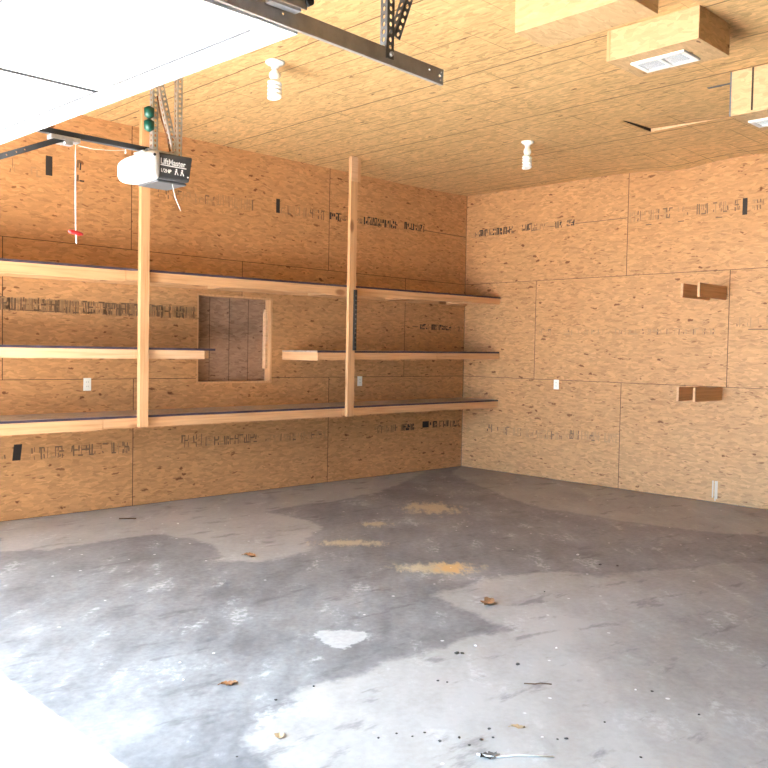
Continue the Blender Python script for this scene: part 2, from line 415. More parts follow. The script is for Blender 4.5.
# ceiling: sheets sag a little along the right-hand wall
sag_y = [-8.9, -3.937, -3.645, -3.36, -3.141, -2.913, -2.591, -2.389, -2.045, -.744, 0]
sag_z = [3.594, 3.585, 3.591, 3.575, 3.545, 3.546, 3.583, 3.594, 3.602, 3.607, 3.615]
mb = MB(); nx, ny = 60, 110
LX0, LX1, LY0, LY1 = -1.96, -1.47, -4.22, -3.46       # sheet corner that has bowed up, baring its neighbours' edges
xs = np.unique(np.concatenate([np.linspace(XF, 0, nx+1), np.linspace(LX0, LX1, 9)])); ys = np.unique(np.concatenate([np.linspace(YS, 0, ny+1), np.linspace(LY0, LY1, 13)]))
cz = lambda x, y: H+(float(np.interp(y, sag_y, sag_z))-H)*max(0, 1+x/1.1)**1.5
def lift(x, y): t = (x-LX0)/(LX1-LX0); q = (LY1-y)/(LY1-LY0); return .030*max(0, t)**.5*max(0, 1-q)**1.1
grid = [[mb.bm.verts.new((x, y, cz(x, y))) for y in ys] for x in xs]
E_ = 1e-6; up = {}
def gv_(i, j, ins):
    if not ins: return grid[i][j]
    if (i, j) not in up: up[i, j] = mb.bm.verts.new((xs[i], ys[j], cz(xs[i], ys[j])+lift(xs[i], ys[j])+1e-4))
    return up[i, j]
for i in range(len(xs)-1):
    for j in range(len(ys)-1):
        ins = LX0-E_ < xs[i] and xs[i+1] < LX1+E_ and LY0-E_ < ys[j] and ys[j+1] < LY1+E_
        f = mb.bm.faces.new([gv_(i, j, ins), gv_(i, j+1, ins), gv_(i+1, j+1, ins), gv_(i+1, j, ins)]); f.smooth = True
        for l in f.loops: l[mb.uv].uv = (l.vert.co.y*1.0+20+(7 if ins else 0), l.vert.co.x)
        if ins and abs(xs[i+1]-LX1) < E_: mb.bm.faces.new([grid[i+1][j], grid[i+1][j+1], up[i+1, j+1], up[i+1, j]]).material_index = 1  # edge facing the door painted pale as if lit
        if ins and abs(ys[j+1]-LY1) < E_: mb.bm.faces.new([grid[i][j+1], grid[i+1][j+1], up[i+1, j+1], up[i, j+1]]).material_index = 2  # shade on the edge turned from the door, painted dark
o = struct(mb.build('ceiling', [M['osb_ceiling'], M['pine_pale'], M['gap']], recalc=False))
mb = MB(); mb.box(XF-.14, .2, YS-.1, .2, H+.09, H+.2); mb.autouv(); struct(mb.build('roof_deck', M['gap']))
mb = MB(); mb.box(-19, XF-.14, -7.2, -6.0, -.02, 6.0); struct(mb.build('sky_blocker_wing', M['sky_blocker_brown']))  # unseen wing added outside to keep sky light off the shelf wall
# ground outside
mb = MB(); mb.box(-40, XF-.0, -30, 24, -.3, -.006); struct(mb.build('ground', M['driveway']))

# floor with dust, an added pale sun zone, sawdust and plaster stains
def concrete():
    t = NT('concrete'); co = t.n('ShaderNodeTexCoord').outputs['Object']
    at = lambda n: t.n('ShaderNodeAttribute', attribute_name=n).outputs['Fac']
    rot = t.mapping(co, -.8, (1, 1, 1))
    n1 = t.noise(rot, 1.1, 6, .62); n2 = t.noise(t.mapping(rot, 0, (2.2, 5.5, 1)), 1.0, 6, .65); n3 = t.noise(co, 26, 4, .6)
    n4 = t.noise(t.mapping(rot, .25, (.9, 2.4, 1), (5, 2, 0)), 1.0, 5, .6)
    v = t.math('ADD', t.math('ADD', t.math('MULTIPLY', n1, .35), t.math('MULTIPLY', n2, .35)), t.math('ADD', t.math('MULTIPLY', n3, .18), t.math('MULTIPLY', n4, .25)))
    col = t.ramp(v, [(.40, (.095, .089, .087)), (.50, (.155, .149, .147)), (.59, (.225, .219, .215)), (.70, (.33, .323, .318))])
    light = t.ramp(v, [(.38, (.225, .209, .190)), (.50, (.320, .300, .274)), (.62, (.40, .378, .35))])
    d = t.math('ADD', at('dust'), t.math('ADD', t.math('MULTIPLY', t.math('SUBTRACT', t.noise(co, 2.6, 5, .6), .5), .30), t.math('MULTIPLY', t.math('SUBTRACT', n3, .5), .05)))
    dm = t.math('MULTIPLY', t.step(d, -.03, .05), t.step(at('dust_sun_w'), 0, 1))
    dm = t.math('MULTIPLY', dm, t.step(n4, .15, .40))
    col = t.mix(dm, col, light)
    # broken pale scuffs
    sc = t.math('MULTIPLY', t.step(n2, .56, .66), t.step(n3, .42, .6))
    col = t.mix(t.math('MULTIPLY', sc, .5), col, (.52, .51, .50, 1))
    st = t.math('MULTIPLY', t.step(t.noise(t.mapping(co, .6, (1.5, 4, 1), (9, 1, 0)), 1.6, 5, .65), .56, .68), .5)
    col = t.mix(st, col, (.085, .08, .078, 1))
    sn = t.math('MULTIPLY', t.math('SUBTRACT', t.noise(t.mapping(rot, 0, (3, 9, 1)), 1.6, 5, .7), .5), 2.4)
    sw = t.step(t.math('ADD', at('saw'), sn), .15, .75)
    col = t.mix(t.math('MULTIPLY', sw, .75), col, (.58, .47, .29, 1))
    sw2 = t.step(t.math('ADD', at('saw2'), sn), .1, .8)
    col = t.mix(t.math('MULTIPLY', sw2, .85), col, (.66, .40, .15, 1))
    wn = t.math('MULTIPLY', t.math('SUBTRACT', t.noise(co, 22, 4, .6), .5), .10)
    wm_ = t.step(t.math('ADD', at('plaster'), wn), -.008, .012)
    col = t.mix(t.math('MULTIPLY', wm_, t.math('ADD', .45, t.math('MULTIPLY', n3, .7), clamp=True)), col, (.50, .49, .47, 1))
    sp = t.voro(t.mapping(co, 0, (5, 5, 1)))
    spm = t.math('MULTIPLY', t.math('GREATER_THAN', t.sep(sp.outputs['Color'])[0], .91), t.step(t.math('ADD', sp.outputs['Distance'], t.math('MULTIPLY', n3, .12)), .115, .085))
    col = t.mix(t.math('MULTIPLY', spm, .75), col, (.78, .77, .76, 1))
    t.l(col, t.b.inputs['Base Color'])
    t.l(t.ramp(n2, [(.3, (.48,)*3), (.7, (.68,)*3)]), t.b.inputs['Roughness'])
    t.b.inputs['Specular IOR Level'].default_value = .4
    bp = t.n('ShaderNodeBump'); bp.inputs['Strength'].default_value = .15; bp.inputs['Distance'].default_value = .003
    t.l(n3, bp.inputs['Height']); t.l(bp.outputs[0], t.b.inputs['Normal'])
    return t.m

POLY_A = [(-6.6, .3), (0, .3), (-.98, -.17), (-2.26, -.83), (-3.17, -.99), (-3.76, -.94), (-3.96, -1.05), (-3.89, -1.41), (-4.0, -1.84), (-4.7, -2.5), (-5.14, -2.54), (-5.39, -2.34), (-5.13, -1.98), (-5.09, -1.66), (-5.21, -1.32), (-5.6, -1.24), (-6.12, -1.25), (-6.42, -1.09), (-6.9, -1.0)]
POLY_B = [(-6.37, -4.54), (-6.09, -4.56), (-5.85, -4.54), (-5.64, -4.54), (-5.22, -4.58), (-4.97, -4.6), (-4.92, -4.41), (-4.85, -3.93), (-4.63, -3.88), (-4.31, -3.87), (-4.07, -3.94), (-3.66, -4.11), (-3.61, -4.36), (-3.24, -4.46), (-2.82, -4.62), (-2.41, -4.81), (-2.21, -5.1), (-3.5, -6.16), (-5.68, -6.43), (-7.01, -5.8), (-6.85, -4.77)]
POLY_C = [(.2, .1), (.2, -6), (-1.23, -6), (-1.32, -4.59), (-1.52, -4.22), (-1.64, -3.8), (-1.69, -3.29), (-1.72, -2.68), (-1.61, -2.06), (-1.2, -1.39), (-.6, -.3)]
POLY_W = [(-5.83, -3.98), (-5.76, -3.98), (-5.67, -4.06), (-5.62, -4.12), (-5.62, -4.19), (-5.72, -4.25), (-5.8, -4.26), (-5.87, -4.28), (-5.91, -4.24), (-5.9, -4.17), (-5.88, -4.07)]
def sdf(P, poly):
    p = np.array(poly); q = np.roll(p, -1, 0); d2 = np.full(len(P), 1e9); ins = np.zeros(len(P), bool)
    for a, b in zip(p, q):
        e = b-a; t = np.clip(((P-a)@e)/max(e@e, 1e-9), 0, 1); r = P-a-t[:, None]*e
        d2 = np.minimum(d2, (r*r).sum(1))
        c = (a[1] > P[:, 1]) != (b[1] > P[:, 1])
        with np.errstate(divide='ignore', invalid='ignore'):
            ins ^= c & (P[:, 0] < (b[0]-a[0])*(P[:, 1]-a[1])/(b[1]-a[1]+1e-12)+a[0])
    return np.where(ins, 1, -1)*np.sqrt(d2)
fx = np.arange(XF-.14, .101, .04); fy = np.arange(YS-.08, .101, .04)
X, Y = np.meshgrid(fx, fy, indexing='ij'); nX, nY = X.shape
V = np.stack([X.ravel(), Y.ravel(), np.zeros(X.size)], 1)
idx = np.arange(nX*nY).reshape(nX, nY)
Q = np.stack([idx[:-1, :-1], idx[1:, :-1], idx[1:, 1:], idx[:-1, 1:]], -1).reshape(-1, 4)
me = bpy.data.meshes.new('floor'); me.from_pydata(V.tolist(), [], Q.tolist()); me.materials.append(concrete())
P2 = V[:, :2]
dA, dB, dC = sdf(P2, POLY_A), sdf(P2, POLY_B), sdf(P2, POLY_C)
dSun = sdf(P2, [(-10.2, -9.2), (-10.2, .3), (-7.45, .3), (-7.36, -2), (-7.3, -4), (-7.3, -5.2), (-7.2, -9.2)])  # pale area matched to the sun patch edge, added to raise bounce
dust = np.maximum(np.maximum(dA, dB), np.maximum(dC, dSun))  # dust patches plus the added pale sun zone
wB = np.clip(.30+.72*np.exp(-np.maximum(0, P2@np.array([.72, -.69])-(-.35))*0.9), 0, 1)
dust_sun_w = np.where((dA > -.2) | (dSun > -.15), .9, np.where(dC > -.15, .62, wB))
e1, e2 = np.array([.766, -.643]), np.array([.69, .724])
def ell(c, a, b): d = P2-np.array(c); return 1-np.sqrt(((d@e1)/a)**2+((d@e2)/b)**2)
saw = np.maximum.reduce([ell((-4.28, -3.49), .44, .24), ell((-2.61, -1.85), .42, .45), ell((-4.24, -2.49), .42, .17), ell((-3.57, -2.08), .2, .15)])
saw2 = ell((-4.21, -3.54), .20, .19)
for nm, arr in (('dust', dust), ('dust_sun_w', dust_sun_w), ('saw', np.maximum(saw, -3)), ('saw2', np.maximum(saw2, -3)), ('plaster', np.maximum(sdf(P2, POLY_W), -1))):
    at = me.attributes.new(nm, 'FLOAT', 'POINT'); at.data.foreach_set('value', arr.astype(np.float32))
fl = bpy.data.objects.new('floor', me); C.objects.link(fl); struct(fl)

# boarded-up window opening in the shelf wall
n0, n1, k0, k1 = NICHE; dp = .105
wn = bpy.data.objects.new('window_1', None); C.objects.link(wn); wn.location = (-3.64, 0, k0); wn.matrix_world = Matrix.Translation((-3.64, 0, k0)); struct(wn)
mb = MB(); mb.face([(n0, dp, k0), (n1, dp, k0), (n1, dp, k1), (n0, dp, k1)], 0, [(n0, k0), (n1, k0), (n1, k1), (n0, k1)])
for x in (-3.90, -3.66, -3.42): mb.box(x-.0015, x+.0015, dp-.002, dp+.001, k0, k1, 1)
mb.build('window_board', [M['osb_window'], M['gap']], wn)
mb = MB()
mb.box(n0-.002, n0+.018, 0.001, dp, k0, k1); mb.box(n1-.018, n1+.002, .001, dp, k0, k1)
mb.box(n0, n1, .001, dp, k1-.018, k1+.002); mb.box(n0, n1, .001, dp, k0-.002, k0+.018)
mb.build('window_frame', M['pine_z'], wn)
mb = MB(); mb.box(n1-.05, n1-.018, .055, dp-.001, k0+.15, k1-.12); mb.build('window_stop', M['pine_pale'], wn)

# ---------------------------------------------------------------- shelves
FY = -.605                     # front of the shelf fronts
def shelf(name, label, x0, x1, zt0, zt1, boards, joists, group='strand board shelves on the left wall', end=False):
    """deck top runs from zt0 at x0 to zt1 at x1"""
    zt = lambda x: zt0+(zt1-zt0)*(x-x0)/(x1-x0)
    root = empty(name, (x0, 0, zt0), label, 'shelf', group)
    def slab(mb, a, b, y0, y1, dz0, dz1, mi=0):
        v = [Vector((x, y, zt(x)+d)) for x in (a, b) for y in (y0, y1) for d in (dz0, dz1)]
        vs = [mb.bm.verts.new(p) for p in v]
        for q in ((0, 1, 3, 2), (4, 6, 7, 5), (0, 4, 5, 1), (2, 3, 7, 6), (0, 2, 6, 4), (1, 5, 7, 3)):
            mb.bm.faces.new([vs[i] for i in q]).material_index = mi
    mb = MB(); slab(mb, x0, x1, FY+.004, -.003, -.018, 0); mb.autouv((zt0*7, 3)); mb.build('deck', M['osb_shelf'], root)
    mb = MB(); slab(mb, x0, x1, FY+.0005, FY+.0035, -.019, .001); o = mb.build('deck_edge', M['edge_purple'], root); o['label'] = 'purple-sealed front edge of the deck'
    for a, b, top, bot, dy, m in boards:
        mb = MB(); slab(mb, a, b, FY+dy, FY+dy+.038, bot, top); mb.build('front_board', M[m], root)
    mb = MB(); slab(mb, x0+.04, x1, -.042, -.004, -.095, -.019); mb.build('ledger', M['pine_x'], root)
    if end:
        mb = MB(); slab(mb, x0, x0+.038, FY, -.004, -.104, -.019); o = mb.build('end_board', M['pine_y'], root); o['label'] = 'light end board closing the shelf'
    for x in joists:
        mb = MB(); slab(mb, x-.019, x+.019, FY+.045, -.045, -.092, -.019); mb.build('joist', M['pine_y'], root)
    return root
shelf('shelf', 'long top shelf under the mill-printed upper sheets, crossing both posts above the boarded window', -8.2, -.004, 2.172, 2.252,
      [(-8.2, -5.2, -.02, -.115, 0, 'pine_x'), (-5.196, -2.66, -.02, -.105, .001, 'pine_x'), (-2.655, -.006, -.02, -.092, 0, 'pine_x'),
       (-2.85, -1.95, -.06, -.112, .004, 'pine_x'), (-2.0, -.75, -.05, -.100, .003, 'pine_x')], (-7.6, -6.4, -5.2, -4.0, -2.7, -1.5, -.4))
shelf('shelf', 'middle shelf left of the boarded window, its end overlapping the window opening', -8.2, -4.285, 1.517, 1.519,
      [(-8.2, -5.1, -.02, -.100, 0, 'pine_pale'), (-5.096, -4.40, -.02, -.098, .001, 'pine_pale')], (-7.6, -6.4, -5.2, -4.35))
shelf('shelf', 'middle shelf right of the boarded window, running into the corner', -3.04, -.004, 1.519, 1.548,
      [(-3.00, -1.2, -.02, -.094, .001, 'pine_x'), (-1.196, -.006, -.02, -.092, 0, 'pine_x')], (-2.4, -1.5, -.4), end=True)
shelf('shelf', 'lowest long shelf with pale dusty deck running the wall below the window', -8.2, -.004, .912, .930,
      [(-8.2, -5.4, -.02, -.112, 0, 'pine_x'), (-5.396, -2.7, -.02, -.105, .001, 'pine_x'), (-2.695, -.006, -.02, -.098, 0, 'pine_x')], (-7.6, -6.4, -5.2, -4.0, -2.7, -1.5, -.4))

# posts from ceiling to the lowest shelf
p1 = empty('shelf_post', (-5.04, -.65, .82), 'pine post nearest the garage door opener, ceiling to lowest shelf', 'post', 'shelf posts')
mb = MB(); mb.box(-5.085, -5.000, -.656, FY-.0005, .818, H-.002, bevel=.003); mb.build('stud', M['pine_z'], p1)
p2 = empty('shelf_post', (-2.6, -.62, .82), 'pine post nearest the corner with a black strip and a top block', 'post', 'shelf posts')
mb = MB(); mb.box(-2.648, -2.553, -.645, FY-.0005, .818, H-.002, bevel=.003); mb.build('stud', M['pine_z'], p2)
mb = MB(); mb.box(-2.552, -2.508, -.640, -.60, 3.335, H-.002, bevel=.002); mb.build('top_block', M['pine_z'], p2)
mb = MB(); mb.box(-2.655, -2.56, -.655, -.6455, 3.33, H-.002, bevel=.002); mb.build('front_block', M['pine_pale'], p2)
mb = MB(); mb.box(-2.586, -2.552, -.668, -.6455, 1.53, 2.18)
for k in range(12): mb.box(-2.578, -2.560, -.6705, -.668, 1.56+k*.05, 1.575+k*.05, 1)
o = mb.build('metal_strip', [M['black'], M['steel_dark']], p2); o['label'] = 'black slotted metal strip on the post front'

# ---------------------------------------------------------------- wooden support arms on the right wall
def arm(y0, z0, label):
    r = empty('support_arm', (0, y0, z0), label, 'wooden arm', 'stub arms on the right wall')
    mb = MB(); mb.box(-.61, -.0015, y0-.038, y0-.012, z0, z0+.14, bevel=.003); mb.build('board', M['pine_x'], r)
arm(-3.527, 2.126, 'upper plank arm jutting from the right wall, the one nearer the camera')
arm(-3.352, 2.126, 'upper plank arm jutting from the right wall, farther one of the upper pair')
arm(-3.517, 1.080, 'lower plank arm jutting from the right wall, the one nearer the camera')
arm(-3.342, 1.080, 'lower plank arm jutting from the right wall, farther one of the lower pair')

# ---------------------------------------------------------------- wall outlets
def outlet(c, axis, label):
    r = empty('wall_outlet', c, label, 'outlet', 'wall outlets')
    def bx(mb, w0, w1, z0, z1, d0, d1, mi=0, bevel=0):
        if axis == 'y': mb.box(c[0]+w0, c[0]+w1, -d1, -d0, c[2]+z0, c[2]+z1, mi, None, bevel)
        else: mb.box(-d1, -d0, c[1]+w0, c[1]+w1, c[2]+z0, c[2]+z1, mi, None, bevel)
    mb = MB(); bx(mb, -.036, .036, -.058, .058, .001, .008, 0, .002); mb.build('cover_plate', M['outlet'], r)
    for s in (-1, 1):
        mb = MB(); bx(mb, -.017, .017, s*.020-.014, s*.020+.014, .008, .0105)
        for q in (-.008, .008): bx(mb, q-.0015, q+.0015, s*.02-.003, s*.02+.007, .0105, .011, 1)
        mb.build('socket', [M['outlet'], M['slot']], r)
outlet((-5.261, 0, 1.172), 'y', 'white outlet on the left wall below the left middle shelf')
outlet((-1.885, 0, 1.168), 'y', 'white outlet just right of the post with the black strip')
outlet((0, -1.492, 1.164), 'x', 'white outlet on the right wall beneath a sheet seam')

# ---------------------------------------------------------------- ceiling lamps
def lamp(c, label, sc):
    r = empty('ceiling_lamp', c, label, 'lamp', 'bare bulb lamps')
    mb = MB(); mb.lathe([(.0, 0), (.062*sc, 0), (.062*sc, -.012), (.05*sc, -.024), (.026*sc, -.034), (.024*sc, -.05), (.022, -.055)], c); mb.build('lamp_holder', M['porcelain'], r)
    mb = MB(); mb.lathe([(.018, -.05), (.022, -.062), (.036*sc, -.085), (.038*sc, -.105), (.030, -.125), (.020, -.135)], c); mb.build('ballast', M['bulb'], r)
    pts = []
    R, z0, z1, T = .034*sc, -.14, -.262, 4.5
    for k in range(0, 181):
        a = k/180*T*2*math.pi; pts.append((c[0]+R*math.cos(a), c[1]+R*math.sin(a), c[2]+z0+(z1-z0)*k/180))
    mb = MB(); mb.tube(pts, .0135*sc, 8)
    mb.tube([(c[0], c[1], c[2]-.128), (c[0], c[1], c[2]-.255)], .022*sc, 10); mb.build('spiral_bulb', M['bulb'], r)
lamp((-5.0, -2.44, H-.001), 'white spiral bulb lamp on the ceiling close to the open garage door', 1.12)
lamp((-1.92, -2.40, H+.001), 'white spiral bulb lamp on the ceiling out toward the far corner', 1.0)

# ---------------------------------------------------------------- duct boxes and vents
def duct(label, x0, x1, y0, y1, z0, extra=None):
    r = empty('duct_box', ((x0+x1)/2, (y0+y1)/2, H), label, 'duct box', 'strand board duct boxes')
    mb = MB(); mb.box(x0, x1, y0, y1, z0, H-.001, bevel=.003); mb.autouv((x0*9, y0*5)); mb.build('casing', M['osb_box'], r)
    return r
duct('leftmost strand board duct box at the top edge, without a vent', -4.68, -4.37, -5.09, -4.345, 3.40)
d2 = duct('strand board duct box with a white vent and shaded brown side', -3.89, -3.475, -5.09, -4.475, 3.40)
mb = MB(); mb.box(-3.893, -3.8895, -4.50, -4.476, 3.40, H-.002); mb.build('corner_trim', M['pine_z'], d2)
d3 = duct('strand board duct box at the right edge with a dark board joint', -2.60, -2.05, -5.9, -4.715, 3.275)
mb = MB(); mb.box(-2.603, -2.5995, -4.875, -4.862, 3.29, H-.002); mb.build('board_joint', M['gap'], d3)
mb = MB(); mb.box(-2.604, -2.59, -4.715, -4.706, 3.275, H-.002); mb.build('tape_edge', M['blue_tape'], d3)
def vent(c, w_, l_, label):
    r = empty('ceiling_vent', c, label, 'vent', 'white ceiling vents')
    x0, x1, y0, y1, z = c[0]-w_/2, c[0]+w_/2, c[1]-l_/2, c[1]+l_/2, c[2]
    b = .03; mb = MB()
    for q in ((x0, x1, y0, y0+b), (x0, x1, y1-b, y1), (x0, x0+b, y0+b, y1-b), (x1-b, x1, y0+b, y1-b), (x0+b, x1-b, c[1]-.012, c[1]+.012)):
        mb.box(*q, z-.014, z-.001)
    mb.build('frame', M['vent'], r)
    mb = MB(); mb.box(x0+b, x1-b, y0+b, y1-b, z-.003, z-.001); mb.build('cavity', M['vent_dark'], r)
    for half in (-1, 1):
        ya, yb = (y0+b, c[1]-.012) if half < 0 else (c[1]+.012, y1-b)
        mb = MB(); n = 9
        for k in range(n):
            x = x0+b+(x1-x0-2*b)*(k+.5)/n
            mt = Matrix.Translation((x, 0, z-.008)) @ Matrix.Rotation(-.42, 4, 'Y')
            mb.box(-.0032, .0032, ya, yb, -.0008, .0008, 0, mt)
        mb.build('louvre', M['vent'], r)
vent((-3.665, -4.76, 3.40), .215, .36, 'white two-panel vent under the duct box with the shaded side')
vent((-2.30, -4.93, 3.275), .20, .34, 'white vent under the duct box at the right edge')

mb = MB(); mb.box(-2.37, -2.34, -4.70, -4.42, H-.004, H-.0005); o = mb.build('blue_strip', M['blue_tape'])
tag(o, 'thin blue-grey tape strip on the ceiling beside the rightmost duct box', 'tape')

# ---------------------------------------------------------------- open overhead door
DX0, DY0, DY1, DZ = -7.184, -5.388, -1.45, 2.482
gd = empty('garage_door', (DX0, -3.45, DZ), 'white sectional garage door raised flat under the ceiling', 'garage door')
SECW = .605
for k in range(4):
    a, b = DX0-(k+1)*SECW+.003, DX0-k*SECW
    mb = MB(); mb.box(a, b, DY0, DY1, DZ+.012, DZ+.034)
    mb.box(b-.09, b, DY0, DY1, DZ, DZ+.012); mb.box(a, a+.07, DY0, DY1, DZ, DZ+.012)
    for y in (DY0+.04, -4.42, -3.45, -2.45, DY1-.04): mb.box(a+.07, b-.09, y-.04, y+.04, DZ+.002, DZ+.012)
    sec = mb.build('door_section', M['white_paint'], gd)
    mb = MB(); mb.box(b-.098, b-.0905, DY0+.08, DY1-.08, DZ+.008, DZ+.0118)
    for y in (-4.38, -2.41): mb.box(a+.08, b-.10, y+.0401, y+.047, DZ+.004, DZ+.0119)
    mb.build('groove', M['door_line'], sec)
    if k:
        for y in (DY0+.04, -4.42, -3.45, -2.45, DY1-.04):
            mb = MB(); mb.box(b-.04, b+.05, y-.028, y+.028, DZ-.004, DZ-.0005); mb.tube([(b+.003, y-.03, DZ-.007), (b+.003, y+.03, DZ-.007)], .006)
            mb.build('hinge', M['zinc'], gd)
mb = MB(); mb.box(DX0-.004, DX0+.004, DY0, DY1, DZ+.0, DZ+.034); mb.build('edge_seal', M['white_paint'], gd)

for o in list(gd.children_recursive):          # the open door hangs slightly out of square
    for v in o.data.vertices: v.co.x -= .040*(v.co.y+3.45)
def track(y, s, xe, label):
    """horizontal C track; s = +1 opens toward +y"""
    r = empty('door_track', (xe, y, 2.50), label, 'door track', 'garage door tracks')
    L0 = XF+.02; W = xe-L0
    holes = [(W-.016, .012, .0035), (W-.020, .026, .005), (W-.014, .040, .0035), (W-.075, .034, .0035)]
    holes += [(x-L0, .030, .004) for x in (-7.17, -7.9, -8.6) if x < xe-.1]
    mb = MB(); mb.plate(W, .052, holes, (L0, y, 2.474), (1, 0, 0), (0, 0, 1), .002)
    a, b = (y, y+s*.012) if s > 0 else (y-.012, y)
    mb.box(L0, xe, a, b, 2.4725, 2.4745); mb.box(L0, xe, a, b, 2.5255, 2.5275)
    q = y+s*.0115; mb.box(L0, xe, q-.001, q+.001, 2.4745, 2.484); mb.box(L0, xe, q-.001, q+.001, 2.514, 2.5255)
    for v in mb.bm.verts: v.co.z += -.0227*(v.co.x+6.456)
    mb.build('channel', M['steel_track'], r)
    return r
tr = track(-5.404, 1, -6.455, 'galvanised garage door track ending in mid air at the picture top')
mb = MB(); angle_strip(mb, (-6.742, -5.4085, 2.497), (-6.742, -5.4085, H-.002), (0, 1, 0), (1, 0, 0)); mb.build('hanger_strap', M['steel_dark'], tr)
mb = MB(); angle_strip(mb, (-6.712, -5.4115, 2.575), (-6.43, -5.56, H-.002), (.965, .0, -.24), (0, 1, .18), .028); mb.build('brace', M['steel_dark'], tr)
mb = MB()
for dx, dz in ((.016, 2.512), (-.0, 0)):
    if dz: mb.tube([(-6.742+dx, -5.412, dz), (-6.742+dx, -5.420, dz)], .008, 6)
mb.build('bolt', M['zinc'], tr)
# reinforcing upper track with its end roller
mb = MB(); mb.box(-9.6, -7.118, -5.452, -5.449, 2.533, 2.572); mb.box(-9.6, -7.118, -5.478, -5.449, 2.572, 2.575); mb.build('upper_track', M['steel_track'], tr)
mb = MB(); mb.box(-7.24, -7.13, -5.440, -5.41, 2.528, 2.540); mb.box(-7.40, -7.27, -5.440, -5.41, 2.528, 2.538); mb.build('zinc_clip', M['zinc'], tr)
mb = MB(); mb.tube([(-7.112, -5.462, 2.560), (-7.112, -5.440, 2.560)], .014, 12); mb.build('roller', M['black'], tr)
tl = track(-1.405, -1, -7.05, 'garage door track on the far side of the raised door, beyond the frame')

# ---------------------------------------------------------------- garage door opener
RY = -3.45
op = empty('garage_door_opener', (-6.45, RY, 2.45), 'charcoal and white garage door opener hanging from perforated straps', 'garage door opener')
mb = MB(); mb.box(-6.552, -6.350, -3.56, -3.31, 2.372, 2.506, bevel=.012)
for v in mb.bm.verts:
    if v.co.x > -6.38 and v.co.z < 2.40: v.co.x -= .016
    if v.co.x > -6.38: v.co.z += .004
body = mb.build('motor_housing', M['charcoal'], op)
mb = MB(); mb.box(-6.545, -6.375, -3.545, -3.345, 2.360, 2.374, bevel=.006); mb.build('chassis', M['under'], op)
# light lens: lofted rounded sections along x
mb = MB(); secs = [(-6.548, 2.366, 2.516, 0), (-6.575, 2.364, 2.514, .002), (-6.60, 2.362, 2.504, .006), (-6.622, 2.364, 2.492, .012), (-6.642, 2.370, 2.478, .022), (-6.656, 2.380, 2.464, .036), (-6.666, 2.394, 2.448, .055), (-6.670, 2.41, 2.43, .08)]
rings = []
for x, z0, z1, iny in secs:
    y0, y1 = -3.572+iny, -3.305-iny; cy, cz = (y0+y1)/2, (z0+z1)/2; hy, hz = (y1-y0)/2, (z1-z0)/2
    ring = []
    for k in range(28):
        a = 2*math.pi*k/28; ca, sa = math.cos(a), math.sin(a); e = .32
        ring.append(mb.bm.verts.new((x, cy+hy*math.copysign(abs(ca)**e, ca), cz+hz*math.copysign(abs(sa)**e, sa))))
    rings.append(ring)
for i in range(len(rings)-1):
    for k in range(28):
        f = mb.bm.faces.new([rings[i][k], rings[i][(k+1) % 28], rings[i+1][(k+1) % 28], rings[i+1][k]]); f.smooth = True
mb.bm.faces.new(rings[0]); mb.bm.faces.new(rings[-1])
lens = mb.build('light_lens', M['lens'], op); lens['label'] = 'white rounded light cover'
mb = MB(); mb.tube([(-6.575, -3.569, 2.486), (-6.575, -3.5745, 2.486)], .007, 10); mb.build('screw_hole', M['black'], lens)
def text(body_, size, loc, sx, parent, name):
    cu = bpy.data.curves.new(name, 'FONT'); cu.body = body_; cu.size = size; cu.extrude = .0006; cu.offset = size*.012
    to = bpy.data.objects.new(name+'_tmp', cu); C.objects.link(to)
    bpy.context.view_layer.update()
    me_ = bpy.data.meshes.new_from_object(to.evaluated_get(bpy.context.evaluated_depsgraph_get()))
    bpy.data.objects.remove(to); bpy.data.curves.remove(cu)
    me_.transform(Matrix.Translation(loc) @ Matrix.Rotation(math.pi/2, 4, 'X') @ Matrix.Diagonal((sx, 1, 1, 1)))
    me_.materials.clear(); me_.materials.append(M['letter']); me_.name = name
    o_ = bpy.data.objects.new(name, me_); C.objects.link(o_); o_.parent = parent; o_.matrix_parent_inverse = parent.matrix_world.inverted(); return o_
bpy.context.view_layer.update()
text('LiftMaster', .041, (-6.537, -3.5612, 2.450), .86, op, 'lettering')
text('1/2HP', .026, (-6.537, -3.5612, 2.408), .95, op, 'power_lettering')
mb = MB(); mb.box(-6.536, -6.388, -3.5618, -3.5602, 2.4415, 2.4465); mb.build('underline', M['letter'], op)
mb = MB()
for x in (-6.445, -6.412):   # two little pictograms
    mb.tube([(x, -3.5602, 2.431), (x, -3.5618, 2.431)], .005, 8)
    mb.box(x-.007, x+.004, -3.5616, -3.5602, 2.418, 2.425); mb.tube([(x-.004, -3.561, 2.42), (x-.008, -3.561, 2.405)], .0018, 5); mb.tube([(x+.002, -3.561, 2.42), (x+.010, -3.561, 2.405)], .0018, 5)
mb.tube([(-6.378, -3.5602, 2.402), (-6.378, -3.5618, 2.402)], .004, 8)
mb.build('pictogram', M['letter'], op)
mb = MB(); mb.box(-9.70, -6.53, RY-.016, RY+.016, 2.517, 2.543, bevel=.003); mb.build('rail', M['rail'], op)
mb = MB(); mb.box(-6.60, -6.36, RY-.05, RY+.05, 2.508, 2.516); mb.box(-6.57, -6.40, RY-.045, RY+.045, 2.516, 2.53); mb.build('mounting_plate', M['zinc'], op)
